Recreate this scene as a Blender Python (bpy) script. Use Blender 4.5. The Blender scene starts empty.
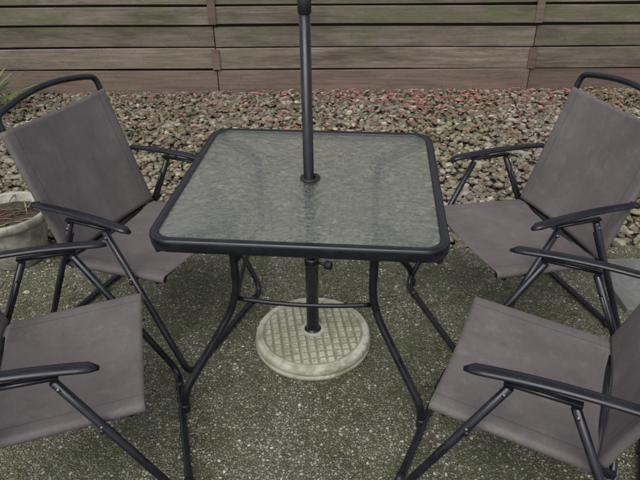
import bpy, math, random
import numpy as np
from mathutils import Vector, Matrix
random.seed(7); rng=np.random.default_rng(7)
scene=bpy.context.scene
rad=math.radians

# ---------------------------------------------------------------- helpers
def link(o,parent=None):
    scene.collection.objects.link(o)
    if parent is not None: o.parent=parent
    return o
def empty(name,loc=(0,0,0),rz=0):
    e=bpy.data.objects.new(name,None); e.location=loc; e.rotation_euler=(0,0,rz); e.empty_display_size=.1
    return link(e)
def mesh_obj(name,verts,faces,mat,parent=None,smooth=True):
    me=bpy.data.meshes.new(name); me.from_pydata([tuple(v) for v in verts],[],faces)
    me.materials.append(mat)
    if smooth: me.polygons.foreach_set('use_smooth',[True]*len(me.polygons))
    me.update()
    return link(bpy.data.objects.new(name,me),parent)
def fillet(pts,r,n=7):
    pts=[Vector(p) for p in pts]; out=[pts[0]]
    for i in range(1,len(pts)-1):
        ri=r[i-1] if isinstance(r,(list,tuple)) else r
        a,b,c=pts[i-1],pts[i],pts[i+1]
        d1=(a-b); d2=(c-b); k=min(ri,d1.length*.48,d2.length*.48)
        p=b+d1.normalized()*k; q=b+d2.normalized()*k
        for j in range(n+1):
            t=j/n; out.append(p*(1-t)**2+b*2*t*(1-t)+q*t*t)
    out.append(pts[-1]); return out
def tube_geo(path,r,ns=14,closed=False,flat=1.0,up=None):
    path=[Vector(p) for p in path]; n=len(path); V=[];F=[]
    tang=[]
    for i in range(n):
        if closed: t=path[(i+1)%n]-path[i-1]
        else: t=path[min(i+1,n-1)]-path[max(i-1,0)]
        tang.append(t.normalized())
    u=Vector(up) if up else (Vector((0,0,1)) if abs(tang[0].z)<.9 else Vector((1,0,0)))
    u=(u-tang[0]*u.dot(tang[0])).normalized()
    for i in range(n):
        u=(u-tang[i]*u.dot(tang[i])).normalized(); w=tang[i].cross(u)
        rr=r[i] if isinstance(r,(list,tuple)) else r
        for k in range(ns):
            a=2*math.pi*k/ns; V.append(path[i]+w*math.cos(a)*rr+u*math.sin(a)*rr*flat)
    m=n if closed else n-1
    for i in range(m):
        for k in range(ns):
            a=i*ns+k;b=i*ns+(k+1)%ns;c=((i+1)%n)*ns+(k+1)%ns;d=((i+1)%n)*ns+k
            F.append((a,b,c,d))
    if not closed:
        F.append(tuple(reversed(range(ns)))); F.append(tuple((n-1)*ns+k for k in range(ns)))
    return V,F
def tube(name,path,r,mat,parent=None,**k):
    V,F=tube_geo(path,r,**k); return mesh_obj(name,V,F,mat,parent)
def join_geo(gs):
    V=[];F=[]
    for v,f in gs:
        o=len(V); V+=list(v); F+=[tuple(i+o for i in q) for q in f]
    return V,F
def lathe_geo(prof,ns=48,c=(0,0,0)):
    V=[];F=[]
    for (r,z) in prof:
        for k in range(ns):
            a=2*math.pi*k/ns; V.append(Vector((c[0]+r*math.cos(a),c[1]+r*math.sin(a),c[2]+z)))
    for i in range(len(prof)-1):
        for k in range(ns):
            F.append((i*ns+k,i*ns+(k+1)%ns,(i+1)*ns+(k+1)%ns,(i+1)*ns+k))
    return V,F
def box_geo(x0,x1,y0,y1,z0,z1):
    V=[Vector(p) for p in [(x0,y0,z0),(x1,y0,z0),(x1,y1,z0),(x0,y1,z0),(x0,y0,z1),(x1,y0,z1),(x1,y1,z1),(x0,y1,z1)]]
    return V,[(3,2,1,0),(4,5,6,7),(0,1,5,4),(1,2,6,5),(2,3,7,6),(3,0,4,7)]

# ---------------------------------------------------------------- materials
class N:
    def __init__(s,name):
        s.m=bpy.data.materials.new(name); s.m.use_nodes=True; s.t=s.m.node_tree
        s.b=s.t.nodes['Principled BSDF']; s.out=s.t.nodes['Material Output']
    def n(s,typ,ins=None,**props):
        nd=s.t.nodes.new(typ)
        for k,v in props.items(): setattr(nd,k,v)
        if ins:
            for k,v in ins.items():
                if hasattr(v,'is_output'): s.t.links.new(v,nd.inputs[k])
                else: nd.inputs[k].default_value=v
        return nd
    def l(s,a,b): s.t.links.new(a,b)
    def ramp(s,fac,stops,interp='LINEAR'):
        r=s.n('ShaderNodeValToRGB',{'Fac':fac}); cr=r.color_ramp; cr.interpolation=interp
        while len(cr.elements)<len(stops): cr.elements.new(.5)
        for e,(p,c) in zip(cr.elements,stops):
            e.position=p; e.color=(*c,1) if len(c)==3 else c
        return r.outputs['Color']
    def mask(s,fac,a,b,lo=0.0,hi=1.0):
        return s.n('ShaderNodeMapRange',{'Value':fac,'From Min':a,'From Max':b,'To Min':lo,'To Max':hi}).outputs[0]
    def mix(s,f,a,b,mode='MIX'):
        m=s.n('ShaderNodeMix',data_type='RGBA',blend_type=mode)
        for i,v in ((0,f),(6,a),(7,b)):
            if hasattr(v,'is_output'): s.l(v,m.inputs[i])
            else: m.inputs[i].default_value=v if i==0 else ((*v,1) if len(v)==3 else v)
        return m.outputs[2]
    def noise(s,vec,scale,detail=3,rough=.6):
        return s.n('ShaderNodeTexNoise',{'Vector':vec,'Scale':scale,'Detail':float(min(detail,4)),'Roughness':rough}).outputs['Fac']
    def map(s,vec,sc): return s.n('ShaderNodeMapping',{'Vector':vec,'Scale':sc}).outputs['Vector']
    def obj(s): return s.n('ShaderNodeTexCoord').outputs['Object']
    def math(s,op,a,b=0.0):
        m=s.n('ShaderNodeMath',operation=op)
        for i,v in enumerate((a,b)):
            if hasattr(v,'is_output'): s.l(v,m.inputs[i])
            else: m.inputs[i].default_value=v
        return m.outputs[0]
    def bump(s,h,strength,dist,normal=None):
        d={'Height':h,'Strength':strength,'Distance':dist}
        if normal is not None: d['Normal']=normal
        return s.n('ShaderNodeBump',d).outputs['Normal']
    def set(s,**k):
        names={'color':'Base Color','rough':'Roughness','metal':'Metallic','normal':'Normal','spec':'Specular IOR Level','trans':'Transmission Weight','ior':'IOR','coat':'Coat Weight'}
        for a,v in k.items():
            i=s.b.inputs[names[a]]
            if hasattr(v,'is_output'): s.l(v,i)
            elif a=='color': i.default_value=(*v,1)
            else: i.default_value=v
        return s.m

def mat_metal(name='dark_powder_coat',col=(.007,.008,.013)):
    n=N(name); o=n.obj()
    f=n.noise(o,18,3); f3=n.noise(o,140,2,.7)
    c=n.mix(n.mask(f,.45,.8),col,(col[0]*2.2,col[1]*2.2,col[2]*2.1))
    c=n.mix(n.mask(f3,.64,.72,0,.3),c,(.09,.09,.08))
    r=n.mask(f,.3,.7,.16,.38)
    return n.set(color=c,rough=r,spec=.5)
M_METAL=mat_metal()
n=N('black_plastic'); M_PLAST=n.set(color=(.012,.012,.014),rough=.45)
n=N('bolt_steel'); M_BOLT=n.set(color=(.18,.18,.19),rough=.45,metal=1.0)

# sling fabric
n=N('sling_fabric'); uv=n.n('ShaderNodeUVMap').outputs['UV']; o=n.obj()
oi=n.n('ShaderNodeObjectInfo').outputs['Random']
ovv=n.n('ShaderNodeVectorMath',{0:o},operation='ADD'); cbb=n.n('ShaderNodeCombineXYZ',{'X':n.math('MULTIPLY',oi,23.0)}); n.l(cbb.outputs[0],ovv.inputs[1]); o=ovv.outputs[0]
w1=n.n('ShaderNodeTexWave',{'Vector':uv,'Scale':110.0},wave_type='BANDS',bands_direction='X').outputs['Fac']
w2=n.n('ShaderNodeTexWave',{'Vector':uv,'Scale':110.0},wave_type='BANDS',bands_direction='Y').outputs['Fac']
wv=n.math('MULTIPLY',w1,w2)
big=n.noise(o,4.5,4,.68); mott=n.noise(o,320,2,.8); dust=n.noise(o,13,4,.8)
c=n.mix(n.mask(big,.3,.72),(.120,.102,.105),(.180,.158,.159))
c=n.mix(n.math('MULTIPLY',wv,.35),c,(.23,.207,.208))
c=n.mix(n.mask(mott,.35,.7,0,.45),c,(.082,.070,.072))
c=n.mix(n.mask(dust,.54,.74,0,.35),c,(.26,.24,.225))
c=n.mix(n.mask(dust,.30,.46,.35,0),c,(.085,.075,.073))
sx=n.n('ShaderNodeSeparateXYZ',{'Vector':uv})
ax=n.math('ABSOLUTE',sx.outputs['X'],0)
seam=n.math('LESS_THAN',n.math('ABSOLUTE',n.math('SUBTRACT',ax,.212),0),.0014)
c=n.mix(n.math('MULTIPLY',seam,.55),c,(.045,.04,.042))
M_SLING=n.set(color=c,rough=.65,spec=.3,normal=n.bump(wv,.35,.0012,n.bump(n.noise(n.map(uv,(16,2.2,1)),1.0,1,.5),.4,.012)))

# hammered glass: clear patterned pane, faint pale haze painted in to brighten it
n=N('hammered_glass'); o=n.obj()
mp=n.map(o,(1.0,1.25,1.0))
wob=n.n('ShaderNodeTexNoise',{'Vector':mp,'Scale':30.0,'Detail':1.0,'Distortion':.6}).outputs['Fac']
wob2=n.n('ShaderNodeTexVoronoi',{'Vector':mp,'Scale':54.0},feature='SMOOTH_F1').outputs['Distance']
h=n.math('ADD',n.math('MULTIPLY',wob,.7),n.math('MULTIPLY',wob2,1.4))
nm=n.bump(h,.95,.0052)
n.set(color=(.96,.985,.955),rough=.0,trans=1.0,ior=1.5,normal=nm)
dif=n.n('ShaderNodeBsdfDiffuse',{'Color':(.68,.72,.64,1)}).outputs[0]
tr=n.n('ShaderNodeBsdfTransparent',{'Color':(.96,.985,.955,1)}).outputs[0]
a=n.n('ShaderNodeMixShader',{0:.44,1:n.b.outputs[0],2:tr}).outputs[0]
fin=n.n('ShaderNodeMixShader',{0:.045,1:a,2:dif}).outputs[0]
n.l(fin,n.out.inputs['Surface']); M_GLASS=n.m

# exposed aggregate concrete
n=N('exposed_aggregate'); o=n.obj()
v1=n.n('ShaderNodeTexVoronoi',{'Vector':o,'Scale':92.0,'Randomness':1.0})
e1=n.n('ShaderNodeTexVoronoi',{'Vector':o,'Scale':92.0,'Randomness':1.0},feature='DISTANCE_TO_EDGE').outputs['Distance']
v2=n.n('ShaderNodeTexVoronoi',{'Vector':o,'Scale':170.0,'Randomness':1.0})
def stones(r):
    return n.ramp(r,[(0,(.13,.12,.09)),(.16,(.25,.235,.185)),(.33,(.34,.325,.26)),(.50,(.17,.155,.115)),(.62,(.44,.415,.34)),(.76,(.27,.275,.225)),(.84,(.35,.27,.19)),(.91,(.66,.64,.56))],'CONSTANT')
sc1=n.n('ShaderNodeSeparateColor',{'Color':v1.outputs['Color']}); sc2=n.n('ShaderNodeSeparateColor',{'Color':v2.outputs['Color']})
useb=n.math('GREATER_THAN',sc1.outputs['Green'],.42)
rs=n.n('ShaderNodeMix',{0:useb,2:sc2.outputs['Red'],3:sc1.outputs['Red']},data_type='FLOAT').outputs[0]
em=n.n('ShaderNodeMix',{0:useb,2:n.mask(v2.outputs['Distance'],.75,.35),3:n.mask(e1,.02,.16)},data_type='FLOAT').outputs[0]
c=n.mix(em,(.085,.085,.056),stones(rs))
b2=n.noise(o,11,4,.75); bigm=n.noise(o,1.7,4,.72); moss=n.noise(o,4.2,4,.8); m3=n.noise(o,60,2,.7)
c=n.mix(n.mask(b2,.42,.66,.0,.55),c,(.115,.118,.070))
c=n.mix(n.math('MULTIPLY',n.mask(moss,.47,.62,.0,.80),n.mask(m3,.38,.6,.12,1)),c,(.10,.130,.050))
c=n.mix(n.mask(bigm,.42,.62,.0,.8),c,n.mix(1.0,c,(.56,.58,.47),'MULTIPLY'))
M_AGG=n.set(color=c,rough=n.mask(bigm,.40,.62,.78,.52),spec=.38,normal=n.bump(em,.85,.005))

# soil
n=N('soil'); o=n.obj(); f=n.noise(o,30,4,.75)
M_SOIL=n.set(color=n.ramp(f,[(.3,(.03,.024,.016)),(.7,(.10,.08,.055))]),rough=.95,normal=n.bump(f,.9,.02))

# pebbles
n=N('pebble_stone'); g=n.n('ShaderNodeNewGeometry'); o=n.obj()
st=n.ramp(g.outputs['Random Per Island'],[(0,(.20,.175,.14)),(.12,(.33,.30,.25)),(.26,(.15,.13,.105)),(.36,(.39,.355,.30)),(.48,(.26,.215,.165)),(.60,(.275,.26,.235)),(.70,(.23,.215,.16)),(.77,(.45,.415,.355)),(.84,(.29,.21,.16)),(.90,(.18,.17,.155)),(.97,(.60,.57,.51))],'CONSTANT')
f=n.noise(o,90,2,.7); f2=n.noise(o,1.4,4,.7)
c=n.mix(n.math('MULTIPLY',f,.6),st,n.mix(1.0,st,(.55,.50,.42),'MULTIPLY'))
c=n.mix(n.mask(f2,.42,.66,0,.9),c,n.mix(1.0,c,(.68,.70,.50),'MULTIPLY'))
c=n.mix(n.mask(n.noise(o,22,3,.7),.48,.68,0,.55),c,(.135,.122,.078))
M_PEB=n.set(color=c,rough=.76,spec=.3)

def mat_leaf(name,stops):
    n=N(name); g=n.n('ShaderNodeNewGeometry')
    return n.set(color=n.ramp(g.outputs['Random Per Island'],stops),rough=.6)
M_RLEAF=mat_leaf('red_leaf',[(0,(.17,.06,.045)),(.4,(.34,.12,.105)),(.75,(.46,.22,.19)),(1,(.50,.33,.27))])
M_DLEAF=mat_leaf('dead_leaf',[(0,(.06,.04,.028)),(.6,(.18,.115,.075)),(1,(.36,.26,.16))])
M_GLEAF=mat_leaf('green_leaf',[(0,(.06,.105,.03)),(1,(.19,.25,.08))])
n=N('twig_bark'); M_TWIG=n.set(color=(.085,.06,.04),rough=.85)

# fence wood
def wood(name,cols,algae,darken,greenz=False):
    n=N(name); o=n.obj(); g=n.n('ShaderNodeNewGeometry'); R=g.outputs['Random Per Island']
    off=n.n('ShaderNodeVectorMath',{0:n.map(o,(1.0,10.0,22.0))},operation='ADD')
    cb=n.n('ShaderNodeCombineXYZ',{'X':n.math('MULTIPLY',R,37.0),'Z':n.math('MULTIPLY',R,11.0)}); n.l(cb.outputs[0],off.inputs[1])
    gr=n.n('ShaderNodeTexNoise',{'Vector':off.outputs[0],'Scale':2.6,'Detail':4.0,'Roughness':.66,'Distortion':.5}).outputs['Fac']
    fineg=n.noise(n.map(off.outputs[0],(2.5,1,9)),3.0,2,.7)
    c=n.ramp(gr,[(.25,cols[0]),(.5,cols[1]),(.76,cols[2])])
    c=n.mix(n.mask(fineg,.48,.76,0,.35),c,n.mix(1.0,c,(.55,.51,.47),'MULTIPLY'))
    c=n.mix(1.0,c,n.ramp(R,[(0,(.76,.74,.72)),(.5,(.95,.95,.95)),(1,(1.15,1.12,1.08))]),'MULTIPLY')
    a=n.noise(n.map(o,(1.0,1.0,3.0)),1.5,4,.8)
    am=n.mask(a,.42,.60,0,algae)
    if greenz:
        z=n.n('ShaderNodeSeparateXYZ',{'Vector':o}).outputs['Z']
        am=n.math('MULTIPLY',am,n.mask(z,.15,.60,.35,1.1))
    c=n.mix(am,c,(.135,.142,.075))
    d=n.noise(n.map(off.outputs[0],(1,1,.25)),1.1,4,.78)
    c=n.mix(n.mask(d,.48,.68,0,darken),c,(.06,.052,.038))
    sp=n.noise(o,55,2,.7)
    c=n.mix(n.mask(sp,.60,.70,0,.45),c,(.06,.055,.035))
    return n.set(color=c,rough=.88,spec=.25,normal=n.bump(gr,.4,.005))
M_WOOD=wood('weathered_wood',((.14,.112,.092),(.22,.183,.156),(.31,.265,.23)),.8,.7,True)
M_WOOD2=wood('weathered_wood_lower',((.125,.090,.076),(.19,.140,.121),(.25,.192,.165)),.2,.45)

# umbrella base stone
n=N('cast_resin_stone'); o=n.obj(); f=n.noise(o,8,4,.75); f2=n.noise(o,120,2,.7)
c=n.ramp(f,[(.3,(.28,.28,.20)),(.46,(.48,.47,.38)),(.66,(.65,.63,.55))])
c=n.mix(n.math('MULTIPLY',f2,.35),c,(.26,.26,.19))
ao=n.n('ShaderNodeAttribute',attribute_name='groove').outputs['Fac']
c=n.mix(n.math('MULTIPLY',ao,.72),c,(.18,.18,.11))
c=n.mix(n.mask(n.noise(o,13,4,.8),.49,.64,0,.65),c,(.17,.18,.09))
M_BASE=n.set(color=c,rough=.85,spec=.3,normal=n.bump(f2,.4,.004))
n=N('glazed_pot'); o=n.obj(); f=n.noise(o,7,4,.75)
c=n.ramp(f,[(.35,(.24,.23,.19)),(.55,(.42,.41,.36)),(.8,(.54,.52,.47))])
c=n.mix(n.mask(n.noise(o,12,4,.8),.46,.62,0,.7),c,(.13,.13,.09))
M_POT=n.set(color=c,rough=.6)
n=N('paver_concrete'); o=n.obj(); f=n.noise(o,40,3,.7); f2=n.noise(o,5,4,.7)
c=n.ramp(f,[(.3,(.13,.135,.13)),(.7,(.21,.215,.21))]); c=n.mix(n.mask(f2,.45,.65,0,.6),c,(.10,.105,.075))
M_PAV=n.set(color=c,rough=.85,normal=n.bump(f,.4,.004))

# ---------------------------------------------------------------- ground
def sheet(name,x0,x1,y0,y1,z,mat):
    return mesh_obj(name,[(x0,y0,z),(x1,y0,z),(x1,y1,z),(x0,y1,z)],[(0,1,2,3)],mat,smooth=False)
sheet('ground',-70,70,-70,70,-.035,M_SOIL)
EDGE=.66
V,F=box_geo(-5,5,-6,EDGE,-.12,0.0); mesh_obj('patio',V,F,M_AGG,smooth=False)

def ico(sub):
    import bmesh
    bm=bmesh.new(); bmesh.ops.create_icosphere(bm,subdivisions=sub,radius=1)
    v=np.array([x.co[:] for x in bm.verts]); f=np.array([[q.index for q in p.verts] for p in bm.faces]); bm.free(); return v,f
def pebbles(name,cnt,xr,yr,rmin,rmax,z0,z1,mat,sub=2,power=1.6,extra=0):
    bv,bf=ico(sub); nv=len(bv)
    vars_=[]
    for k in range(10):
        d=rng.normal(size=(5,3)); s=np.ones(nv)
        for q in d: s+= .13*np.sin(bv@q*1.5+rng.uniform(0,6))
        vars_.append(bv*s[:,None])
    vars_=np.array(vars_)
    x=rng.uniform(*xr,cnt); y=rng.uniform(*yr,cnt)
    r=rmin+(rmax-rmin)*rng.random(cnt)**power
    z=rng.uniform(z0,z1,cnt)
    if extra:
        k=extra; y[:k]=EDGE-np.abs(rng.normal(0,.16,k)); r[:k]*=.55; z[:k]=r[:k]*.35
    sc=np.stack([r*rng.uniform(.9,1.35,cnt),r*rng.uniform(.75,1.05,cnt),r*rng.uniform(.5,.8,cnt)],1)
    P=vars_[rng.integers(0,10,cnt)]*sc[:,None,:]
    a=rng.uniform(0,2*np.pi,cnt); t=rng.normal(0,.35,cnt)
    ct,st=np.cos(t)[:,None],np.sin(t)[:,None]
    Y=P[...,1]*ct-P[...,2]*st; Z=P[...,1]*st+P[...,2]*ct
    ca,sa=np.cos(a)[:,None],np.sin(a)[:,None]
    X2=P[...,0]*ca-Y*sa; Y2=P[...,0]*sa+Y*ca
    W=np.stack([X2+x[:,None],Y2+y[:,None],Z+z[:,None]],2).reshape(-1,3)
    FF=(bf[None]+(np.arange(cnt)*nv)[:,None,None]).reshape(-1,3)
    me=bpy.data.meshes.new(name); me.vertices.add(len(W)); me.vertices.foreach_set('co',W.ravel())
    me.loops.add(FF.size); me.loops.foreach_set('vertex_index',FF.ravel().astype(np.int32))
    me.polygons.add(len(FF)); me.polygons.foreach_set('loop_start',np.arange(len(FF),dtype=np.int32)*3)
    me.polygons.foreach_set('loop_total',np.full(len(FF),3,dtype=np.int32))
    me.polygons.foreach_set('use_smooth',np.ones(len(FF),dtype=bool))
    me.materials.append(mat); me.update(calc_edges=True); me.validate()
    return link(bpy.data.objects.new(name,me))
pebbles('gravel',31000,(-3.4,3.4),(EDGE,3.13),.007,.026,-.028,-.002,M_PEB,extra=260)

def leaves(name,pts,mat,s0,s1):
    V=[];F=[]
    for (x,y,z) in pts:
        s=random.uniform(s0,s1); a=random.uniform(0,6.28); w=s*random.uniform(.28,.5); c=random.uniform(-.1,.35)*s; tl=random.uniform(-.3,.3)
        if z<.01: s*=.5; w*=.5; c*=.5
        prof=[(-1,0),(-.5,.75),(0,1),(.5,.7),(1,0)]
        o=len(V); loc=[]
        for (t,ww) in prof: loc.append((t*s,0,abs(t)*c*.4))
        for (t,ww) in prof[1:4]: loc.append((t*s,ww*w,c*.6))
        for (t,ww) in prof[1:4]: loc.append((t*s,-ww*w,c*.6))
        for (px,py,pz) in loc:
            V.append(Vector((x+px*math.cos(a)-py*math.sin(a),y+px*math.sin(a)+py*math.cos(a),z+pz+py*tl+.004)))
        F+=[(o,o+1,o+5),(o+1,o+2,o+6,o+5),(o+2,o+3,o+7,o+6),(o+3,o+4,o+7),(o,o+8,o+1),(o+1,o+8,o+9,o+2),(o+2,o+9,o+10,o+3),(o+3,o+10,o+4)]
    return mesh_obj(name,V,F,mat)
rp=[]
for i in range(560):
    x=random.gauss(.85,.85); y=3.08-abs(random.gauss(0,.42))
    rp.append((x,min(y,3.08),.016))
for i in range(440): rp.append((random.uniform(-2.6,2.8),3.06-abs(random.gauss(0,.8)),.015))
rp=[(x,max(y,.75),z) for x,y,z in rp]
leaves('fallen_red_leaves',rp,M_RLEAF,.012,.031)
dp=[(random.uniform(-3.4,3.4),3.10-abs(random.gauss(0,.22)),.014) for i in range(1500)]
dp+=[(random.uniform(-3,3),random.uniform(.7,3),.014) for i in range(1200)]
dp+=[(random.uniform(-1.6,1.6),random.uniform(-1.0,.6),.001) for i in range(90)]
leaves('fallen_dead_leaves',dp,M_DLEAF,.005,.021)
tw=[]
for i in range(420):
    onp=i<190
    x=random.uniform(-1.7,1.7) if onp else random.uniform(-3,3); y=random.uniform(-1.1,.62) if onp else random.uniform(.7,3.08)
    z=.002 if onp else .016; a=random.uniform(0,3.14); L=random.uniform(.012,.045) if onp else random.uniform(.02,.10); b=random.uniform(-.3,.3)*L
    p0=Vector((x-L*math.cos(a),y-L*math.sin(a),z)); p2=Vector((x+L*math.cos(a),y+L*math.sin(a),z)); p1=Vector((x-b*math.sin(a),y+b*math.cos(a),z+.002))
    tw.append(tube_geo([p0,p1,p2],random.uniform(.0007,.0018),ns=5))
V,F=join_geo(tw); mesh_obj('fallen_twigs',V,F,M_TWIG)

# ---------------------------------------------------------------- fence
FY=3.15
fence=empty('wooden_fence',(0,FY,0),rad(-.8))
def board(x0,x1,y0,y1,z0,z1):
    b=.004; V=[];
    yz=[(y0+b,z0),(y1-b,z0),(y1,z0+b),(y1,z1-b),(y1-b,z1),(y0+b,z1),(y0,z1-b),(y0,z0+b)]
    nx=24; F=[]
    ph=random.uniform(0,6); tl=random.uniform(-.004,.004)
    for i in range(nx+1):
        x=x0+(x1-x0)*i/nx; dz=.003*math.sin(x*1.7+ph)+tl*(i/nx-.5)*2; dy=.004*math.sin(x*1.1+ph*2)
        for (y,z) in yz: V.append(Vector((x,y+dy,z+dz)))
    for i in range(nx):
        for k in range(8): F.append((i*8+k,(i+1)*8+k,(i+1)*8+(k+1)%8,i*8+(k+1)%8))
    F.append(tuple(range(7,-1,-1))[::-1]); F.append(tuple(nx*8+k for k in range(8))[::-1])
    return V,F
posts=[-5.67,-3.23,-.80,1.76,4.2,6.6]
bs=[]; lower=[]
zs=[(.0,.170),(.180,.344),(.354,.510),(.534,.664),(.684,.84),(.856,1.01),(1.026,1.18),(1.196,1.35),(1.366,1.52),(1.536,1.69)]
for i,(z0,z1) in enumerate(zs):
    for j in range(len(posts)-1):
        x0=posts[j]+.004; x1=posts[j+1]-.004
        if i==0: lower.append(board(x0,x1,-.022,.020,z0-.02,z1))
        else:
            jit=random.uniform(-.004,.004); yy=(-.010 if i%2 else .004)
            bs.append(board(x0,x1,yy-.012,yy+.012,z0+jit,z1+jit*.5))
V,F=join_geo(lower); mesh_obj('kick_board',V,F,M_WOOD2,fence,smooth=False)
V,F=join_geo(bs); mesh_obj('rails',V,F,M_WOOD,fence,smooth=False)
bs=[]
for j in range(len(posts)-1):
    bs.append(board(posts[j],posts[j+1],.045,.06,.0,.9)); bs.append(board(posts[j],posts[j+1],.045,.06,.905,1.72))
n=N('gap_shade_wood'); M_BACK=n.set(color=(.045,.036,.028),rough=.95)  # rear boards coloured near-black, painting in the shadow lines between rails
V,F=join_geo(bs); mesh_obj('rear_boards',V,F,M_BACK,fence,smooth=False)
bs=[]
for p in posts:
    bs.append(box_geo(p-.03,p+.03,-.036,-.025,.180,.343)); bs.append(box_geo(p-.045,p+.045,.062,.14,-.1,1.8))
    bs.append(box_geo(p-.03,p+.03,-.034,-.023,.536,1.75))
V,F=join_geo(bs); mesh_obj('posts',V,F,M_WOOD2,fence,smooth=False)
V,F=board(-5.7,6.6,-.06,.13,1.76,1.80); mesh_obj('cap_rail',V,F,M_WOOD,fence,smooth=False)

# ---------------------------------------------------------------- table
T=empty('patio_table',(0,0,0),rad(-5.4))
H=.43; TH=.71
def rrect(h,r,z,n=10):
    pts=[]
    for (cx,cy,a0) in [(h-r,h-r,0),(-h+r,h-r,90),(-h+r,-h+r,180),(h-r,-h+r,270)]:
        for i in range(n+1):
            a=rad(a0+90*i/n); pts.append(Vector((cx+r*math.cos(a),cy+r*math.sin(a),z)))
    return pts
prof=[(0,-.030),(.003,-.033),(.009,-.033),(.012,-.030),(.014,-.004),(.012,.003),(.007,.007),(-.004,.007),(-.010,.005),(-.014,.0035),(-.014,-.008),(-.001,-.009)]
base=rrect(H-.012,.062,TH-.007); m=len(base); V=[];F=[]
for i in range(m):
    t=(base[(i+1)%m]-base[i-1]).normalized(); out=Vector((t.y,-t.x,0))
    for (a,z) in prof: V.append(base[i]+out*a+Vector((0,0,z)))
k=len(prof)
for i in range(m):
    for q in range(k): F.append((i*k+q,i*k+(q+1)%k,((i+1)%m)*k+(q+1)%k,((i+1)%m)*k+q))
mesh_obj('rim',V,F,M_METAL,T)
outer=rrect(H-.024,.052,0,12); mo=len(outer); V=[];F=[]
inner=[]
for p in outer:
    a=math.atan2(p.y,p.x); inner.append(Vector((.024*math.cos(a),.024*math.sin(a),0)))
for z in (TH-.0095,TH-.0045):
    for s in range(5):
        t=s/4
        for p,q in zip(outer,inner): v=p.lerp(q,t); V.append(Vector((v.x,v.y,z)))
def gid(l,s,i): return l*5*mo+s*mo+i%mo
for i in range(mo):
    for s in range(4):
        F.append((gid(1,s,i),gid(1,s,i+1),gid(1,s+1,i+1),gid(1,s+1,i)))
        F.append((gid(0,s,i),gid(0,s+1,i),gid(0,s+1,i+1),gid(0,s,i+1)))
    F.append((gid(0,0,i),gid(0,0,i+1),gid(1,0,i+1),gid(1,0,i)))
    F.append((gid(0,4,i),gid(1,4,i),gid(1,4,i+1),gid(0,4,i+1)))
mesh_obj('glass_top',V,F,M_GLASS,T,smooth=False)
zt=TH-.048
for i,(sx,sy) in enumerate([(-1,-1),(1,-1),(1,1),(-1,1)]):
    path=fillet([(sx*.405,sy*.405,zt+.006),(sx*.30,sy*.315,zt),(sx*.225,sy*.245,zt-.005),(sx*.222,sy*.242,.37),(sx*.395,sy*.395,.085),(sx*.402,sy*.402,.012)],[.05,.06,.09,.05],9)
    tube('leg_%d'%(i+1),path,.0135,M_METAL,T)
    V,F=lathe_geo([(.0,.0),(.016,.0),(.0165,.004),(.0165,.03),(.0145,.034),(.0,.034)],20,(sx*.402,sy*.402,0)); mesh_obj('foot_%d'%(i+1),V,F,M_PLAST,T)
for i,(a,b,c) in enumerate([((-.222,-.242),(0,-.262),(.222,-.242)),((-.222,.242),(0,.262),(.222,.242)),((-.222,-.242),(-.235,0),(-.222,.242)),((.222,-.242),(.235,0),(.222,.242))]):
    pts=[]
    for j in range(17):
        t=j/16; x=a[0]*(1-t)+c[0]*t; y=a[1]*(1-t)+c[1]*t; s=4*t*(1-t)
        pts.append((x+(b[0]-(a[0]+c[0])/2)*s,y+(b[1]-(a[1]+c[1])/2)*s,.375 if i<2 else .39))
    tube('brace_%d'%(i+1),pts,.008,M_METAL,T,ns=10)
V,F=lathe_geo([(.0205,-.03),(.023,-.03),(.023,.0),(.034,.0005),(.035,.003),(.033,.006),(.023,.008),(.0205,.008),(.0195,.004),(.0195,-.03)],32,(0,0,TH-.0035)); mesh_obj('umbrella_hole_ring',V,F,M_PLAST,T)

# ---------------------------------------------------------------- umbrella pole + base
U=empty('patio_umbrella_base',(0.0,-.005,0),rad(8))
R=.2225; nr=120; na=300; V=[];F=[];G=[]
def hgt(r,a):
    x=r*math.cos(a);y=r*math.sin(a)
    z=.050+.014*(1-(r/R)**2)
    g=0
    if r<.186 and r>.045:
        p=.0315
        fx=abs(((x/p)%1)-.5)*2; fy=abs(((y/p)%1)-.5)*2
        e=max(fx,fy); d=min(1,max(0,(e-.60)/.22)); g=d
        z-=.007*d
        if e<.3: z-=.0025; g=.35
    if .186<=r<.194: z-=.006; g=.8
    if r>R-.012: t=(r-(R-.012))/.012; z-=.012*(1-math.sqrt(max(0,1-t*t)))
    return z,g
for i in range(nr+1):
    r=.03+(R-.03)*i/nr
    for j in range(na):
        a=2*math.pi*j/na; z,g=hgt(r,a); V.append(Vector((r*math.cos(a),r*math.sin(a),z))); G.append(g)
for i in range(nr):
    for j in range(na): F.append((i*na+j,(i+1)*na+j,(i+1)*na+(j+1)%na,i*na+(j+1)%na))
o=len(V)
for (rr,z) in [(R+.001,.030),(R+.001,.026),(R-.003,.024),(R-.003,.020),(R+.002,.018),(R+.004,.012),(R+.002,.0),(.0001,.0)]:
    for j in range(na): a=2*math.pi*j/na; V.append(Vector((rr*math.cos(a),rr*math.sin(a),z))); G.append(.3)
prev=nr*na
for q in range(8):
    cur=o+q*na
    for j in range(na): F.append((prev+j,cur+j,cur+(j+1)%na,prev+(j+1)%na))
    prev=cur
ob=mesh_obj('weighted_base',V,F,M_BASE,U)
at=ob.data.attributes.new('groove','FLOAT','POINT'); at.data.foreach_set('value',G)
V,F=lathe_geo([(.036,.055),(.035,.062),(.029,.066),(.025,.068),(.0235,.074),(.0235,.36),(.026,.362),(.027,.385),(.0255,.392),(.0185,.393)],36); mesh_obj('sleeve',V,F,M_METAL,U)
g1=tube_geo([(0.02,-.01,.375),(.050,-.030,.375)],.006,ns=12)
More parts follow.
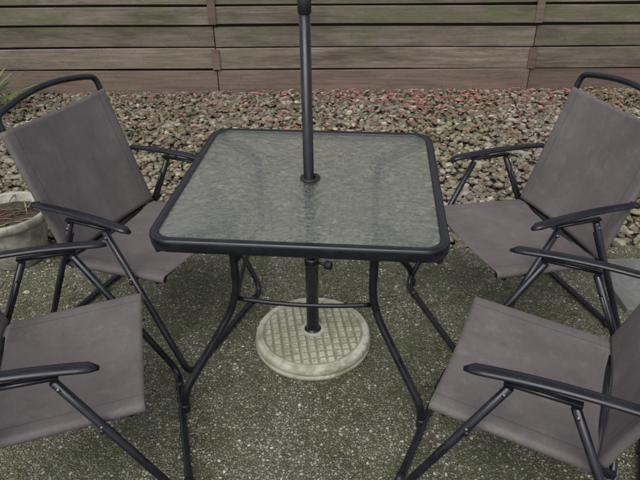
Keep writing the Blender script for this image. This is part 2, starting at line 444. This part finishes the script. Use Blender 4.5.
g2=lathe_geo([(.0,-.012),(.014,-.012),(.016,-.008),(.016,.008),(.014,.012),(0,.012)],18)
Mx=Matrix.Translation((.056,-.034,.375))@Matrix.Rotation(rad(-31),4,'Z')@Matrix.Rotation(rad(90),4,'Y')
g2=([Mx@v for v in g2[0]],g2[1])
V,F=join_geo([g1,g2]); mesh_obj('clamp_knob',V,F,M_PLAST,U)
P=empty('patio_umbrella_pole',(0,-.005,0))
lean=Vector((-.006,0,1)).normalized()
V,F=tube_geo([lean*.08,lean*.4,lean*1.245],.0172,ns=32); mesh_obj('lower_tube',V,F,M_METAL,P)
V,F=tube_geo([lean*1.235,lean*1.24,lean*1.275,lean*1.28],[.0172,.020,.020,.018],ns=32); mesh_obj('joint_collar',V,F,M_PLAST,P)
V,F=tube_geo([lean*1.28,lean*1.9],.0172,ns=32); mesh_obj('upper_tube',V,F,M_METAL,P)

# ---------------------------------------------------------------- folding sling chair
def sling(name,a,b,w,sag,parent,r=.0135,nl=30,lip=0.0,hollow=.006):
    a=Vector((0,a[0],a[1])); b=Vector((0,b[0],b[1])); d=(b-a); L=d.length; d.normalize()
    nrm=Vector((1,0,0)).cross(d)
    if nrm.z<0 : nrm=-nrm
    prof=[]
    for q in range(9):
        an=rad(290-q*25); prof.append((-w+r*math.cos(an),r*math.sin(an),0))
    for q in range(1,24):
        t=q/24; x=-w+2*w*t; prof.append((x,r*(1-.55*math.sin(math.pi*t)),math.sin(math.pi*t)))
    for q in range(9):
        an=rad(90-q*25); prof.append((w+r*math.cos(an),r*math.sin(an),0))
    V=[];F=[];UV=[]
    m=len(prof)
    ph=random.uniform(0,6)
    for i in range(nl+1):
        t=i/nl
        for (x,zz,s) in prof:
            wr=.0018*s*math.sin(x*38+ph+3*t)*(.4+.6*math.sin(math.pi*t))
            p=a+d*(L*t)+Vector((x,0,0))+nrm*(zz+wr-sag*s*(.35+.65*math.sin(math.pi*t)))
            end=(abs(t-.5)*2)**6
            p+= d*(-hollow*s*end*(1 if t>.5 else -1))
            if lip and t>.93: p-=nrm*lip*s*((t-.93)/.07)**2
            V.append(p); UV.append((x,L*t))
    for i in range(nl):
        for k in range(m-1): F.append((i*m+k,i*m+k+1,(i+1)*m+k+1,(i+1)*m+k))
    ob=mesh_obj(name,V,F,M_SLING,parent)
    uvl=ob.data.uv_layers.new(name='UVMap'); li=np.zeros(len(ob.data.loops),dtype=np.int32); ob.data.loops.foreach_get('vertex_index',li)
    uvl.data.foreach_set('uv',np.array(UV,dtype=np.float32)[li].ravel())
    so=ob.modifiers.new('thick','SOLIDIFY'); so.thickness=.0016; so.offset=1
    return ob
def chair(x,y,deg):
    C=empty('folding_patio_chair',(x,y,0),rad(deg))
    w=.243; A=.282; AZ=.583
    rt=.0115
    bb=Vector((0,-.155,.352)); bt=Vector((0,-.330,.895)); d=(bt-bb).normalized()
    arc=[]
    for j in range(13):
        t=j/12; xx=-w+.02+(2*w-.04)*t; arc.append(Vector((xx,bt.y-.018*math.sin(math.pi*t),bt.z+.012+.026*math.sin(math.pi*t))))
    p=[Vector((-w,bb.y,bb.z)),Vector((-w,bt.y,bt.z))-d*.03,]
    full=[p[0]]+fillet([p[0],p[1]+d*.035,arc[1]],.035,6)[1:-1]+arc[1:-1]
    p2=Vector((w,bt.y,bt.z))-d*.03; p3=Vector((w,bb.y,bb.z))
    full+=fillet([arc[-2],p2+d*.035,p3],.035,6)[1:-1]+[p3]
    tube('back_frame',full,rt,M_METAL,C,up=(1,0,0))
    tube('back_lower_bar',[(-w,-.160,.368),(w,-.160,.368)],.009,M_METAL,C,ns=10)
    sp=[]
    for s_ in (-1,1):
        sp.append(tube_geo([(s_*w,-.20,.362),(s_*w,.252,.3985)],rt))
    sp.append(tube_geo([(-w,.215,.3775),(w,.215,.3775)],.009,ns=10))
    sp.append(tube_geo([(-w,-.195,.362),(w,-.195,.362)],.009,ns=10))
    V,F=join_geo(sp); mesh_obj('seat_frame',V,F,M_METAL,C)
    sling('seat_sling',(-.165,.3655),(.256,.399),w,.012,C,lip=.006,hollow=.004)
    s0=bb+d*.035; s1=bb+d*.525
    sling('back_sling',(s0.y,s0.z),(s1.y,s1.z),w,.016,C)
    def hoop(name,y1,y2,zt):
        pts=fillet([(-A,y1,zt),(-A,y2,.016),(A,y2,.016),(A,y1,zt)],.05,8)
        tube(name,pts,rt,M_METAL,C,up=(1,0,0))
    hoop('front_leg_frame',.070,.325,AZ-.012)
    hoop('rear_leg_frame',-.075,-.335,AZ-.012)
    geos=[]
    for s in (-1,1):
        ap=[];rr=[]
        y0=.178;y1=-.238;n_=18
        for j in range(n_+1):
            t=j/n_; yy=y0+(y1-y0)*t
            zz=AZ+.012+.010*math.sin(math.pi*t)-(.010 if j==0 else 0)*.5+.012*t
            ap.append(Vector((s*(A+.002-.012*t),yy,zz)))
            e=min(1,(j+.12)/1.6); rr.append(.0195*math.sqrt(max(.05,1-(1-min(1,e))**2))*(1-.18*t))
        tube('armrest_%s'%('right' if s>0 else 'left'),ap,rr,M_METAL,C,flat=.50,ns=18,up=(0,0,1))
        geos.append(box_geo(s*A-.008,s*A+.008,-.088,.084,AZ-.003,AZ+.005))
        geos.append(tube_geo([(s*(w-.004),-.232,AZ+.022),(s*(A+.004),-.232,AZ+.022)],.007,ns=10))
        geos.append(tube_geo([(s*(w),.146,.388),(s*(A+.014),.146,.388)],.006,ns=10))
        geos.append(tube_geo([(s*(A-.020),-.10,.515),(s*(A-.020),-.155,.40),(s*(w+.012),-.185,.365)],.006,ns=10))
        for (by,bz) in ((.148,.402),(-.085,.552),(.078,.552)):
            q=tube_geo([(s*(A),by,bz),(s*(A+.0140),by,bz)],.005,ns=12); mesh_obj('bolt',q[0],q[1],M_BOLT,C)
    V,F=join_geo(geos); mesh_obj('brackets',V,F,M_METAL,C)
    fg=[]
    for fy in (.325,-.335):
        for s in (-1,1):
            fg.append(tube_geo([(s*(A-.085),fy,.0155),(s*(A-.055),fy,.0155)],.0145,ns=16))
    V,F=join_geo(fg); mesh_obj('floor_glides',V,F,M_PLAST,C)
    return C
chair(-.638,.180,-112.9)
chair(.807,.170,106.5)
chair(-.739,-.542,-75.3)
chair(.651,-.606,64.1)

# ---------------------------------------------------------------- pot, paver, plants
def blades(cnt,L0,L1,e0,e1,wd,droop,r0=0.0,z0=0.0):
    V=[];F=[]
    for i in range(cnt):
        a=random.uniform(0,6.28); L=random.uniform(L0,L1); el=random.uniform(e0,e1); o=len(V)
        bx,by=random.uniform(-r0,r0),random.uniform(-r0,r0)
        for j in range(8):
            t=j/7; rr=L*t*math.cos(el)*(1+.3*t); z=z0+L*t*math.sin(el)-droop*t*t*L; ww=wd*math.sin(math.pi*min(1,t*.9+.1))+.0008
            c=Vector((bx+rr*math.cos(a),by+rr*math.sin(a),z)); s=Vector((-math.sin(a),math.cos(a),0))*ww
            V+=[c-s,c+Vector((0,0,-.004)),c+s]
        for j in range(7):
            q=o+j*3; F+=[(q,q+1,q+4,q+3),(q+1,q+2,q+5,q+4)]
    return V,F
PT=empty('plant_pot',(-1.42,.62,0))
V,F=lathe_geo([(.0,.0),(.115,.0),(.125,.01),(.150,.10),(.168,.20),(.172,.215),(.188,.22),(.193,.232),(.192,.255),(.186,.262),(.176,.262),(.170,.255),(.165,.215),(.0,.214)],64); mesh_obj('pot_body',V,F,M_POT,PT)
V,F=lathe_geo([(.166,.218),(.12,.226),(.06,.232),(.0,.234)],40); mesh_obj('potting_soil',V,F,M_SOIL,PT)
V,F=blades(7,.04,.09,.2,1.0,.0035,.5,.08,.228); mesh_obj('sprouts',V,F,M_GLEAF,PT)
V,F=blades(36,.05,.14,.0,.5,.003,.2,.10,.230); mesh_obj('dry_twigs',V,F,M_DLEAF,PT)
V,F=box_geo(1.30,1.75,.14,.52,-.01,.028); pv=mesh_obj('concrete_paver',V,F,M_PAV,smooth=False)
bv=pv.modifiers.new('b','BEVEL'); bv.width=.006; bv.segments=2
PL=empty('spiky_leaf_plant',(-2.54,2.66,0))
V,F=blades(46,.32,.55,.5,1.35,.016,.25); mesh_obj('leaves',V,F,M_GLEAF,PL)

# ---------------------------------------------------------------- world + light
w=bpy.data.worlds.new('World'); scene.world=w; w.use_nodes=True; nt=w.node_tree
bg=nt.nodes['Background']; sky=nt.nodes.new('ShaderNodeTexSky'); sky.sky_type='NISHITA'; sky.sun_disc=False
sky.sun_elevation=rad(58); sky.sun_rotation=rad(200); sky.air_density=1.0; sky.dust_density=3.0; sky.ozone_density=1.0
hs=nt.nodes.new('ShaderNodeHueSaturation'); hs.inputs['Saturation'].default_value=.20
nt.links.new(sky.outputs[0],hs.inputs['Color']); nt.links.new(hs.outputs[0],bg.inputs[0]); bg.inputs[1].default_value=.15
L=bpy.data.lights.new('sun','SUN'); L.energy=1.4; L.angle=rad(50); L.color=(1,.975,.94)
so=link(bpy.data.objects.new('sun',L))
az=rad(200); el=rad(58)
dirv=Vector((math.sin(az)*math.cos(el),math.cos(az)*math.cos(el),math.sin(el)))
so.rotation_euler=dirv.to_track_quat('Z','Y').to_euler(); so.location=dirv*10

# ---------------------------------------------------------------- camera
cd=bpy.data.cameras.new('camera'); cam=link(bpy.data.objects.new('camera',cd))
cd.sensor_width=36; cd.lens=606.74/640*36; cd.clip_end=500; cd.clip_start=.02
cam.matrix_world=Matrix.Translation((.031,-1.8385,1.6003))@Matrix.Rotation(rad(90-31.72),4,'X')@Matrix.Rotation(-.0095,4,'Z')
scene.camera=cam
scene.view_settings.view_transform='Standard'; scene.view_settings.look='None'; scene.view_settings.exposure=0
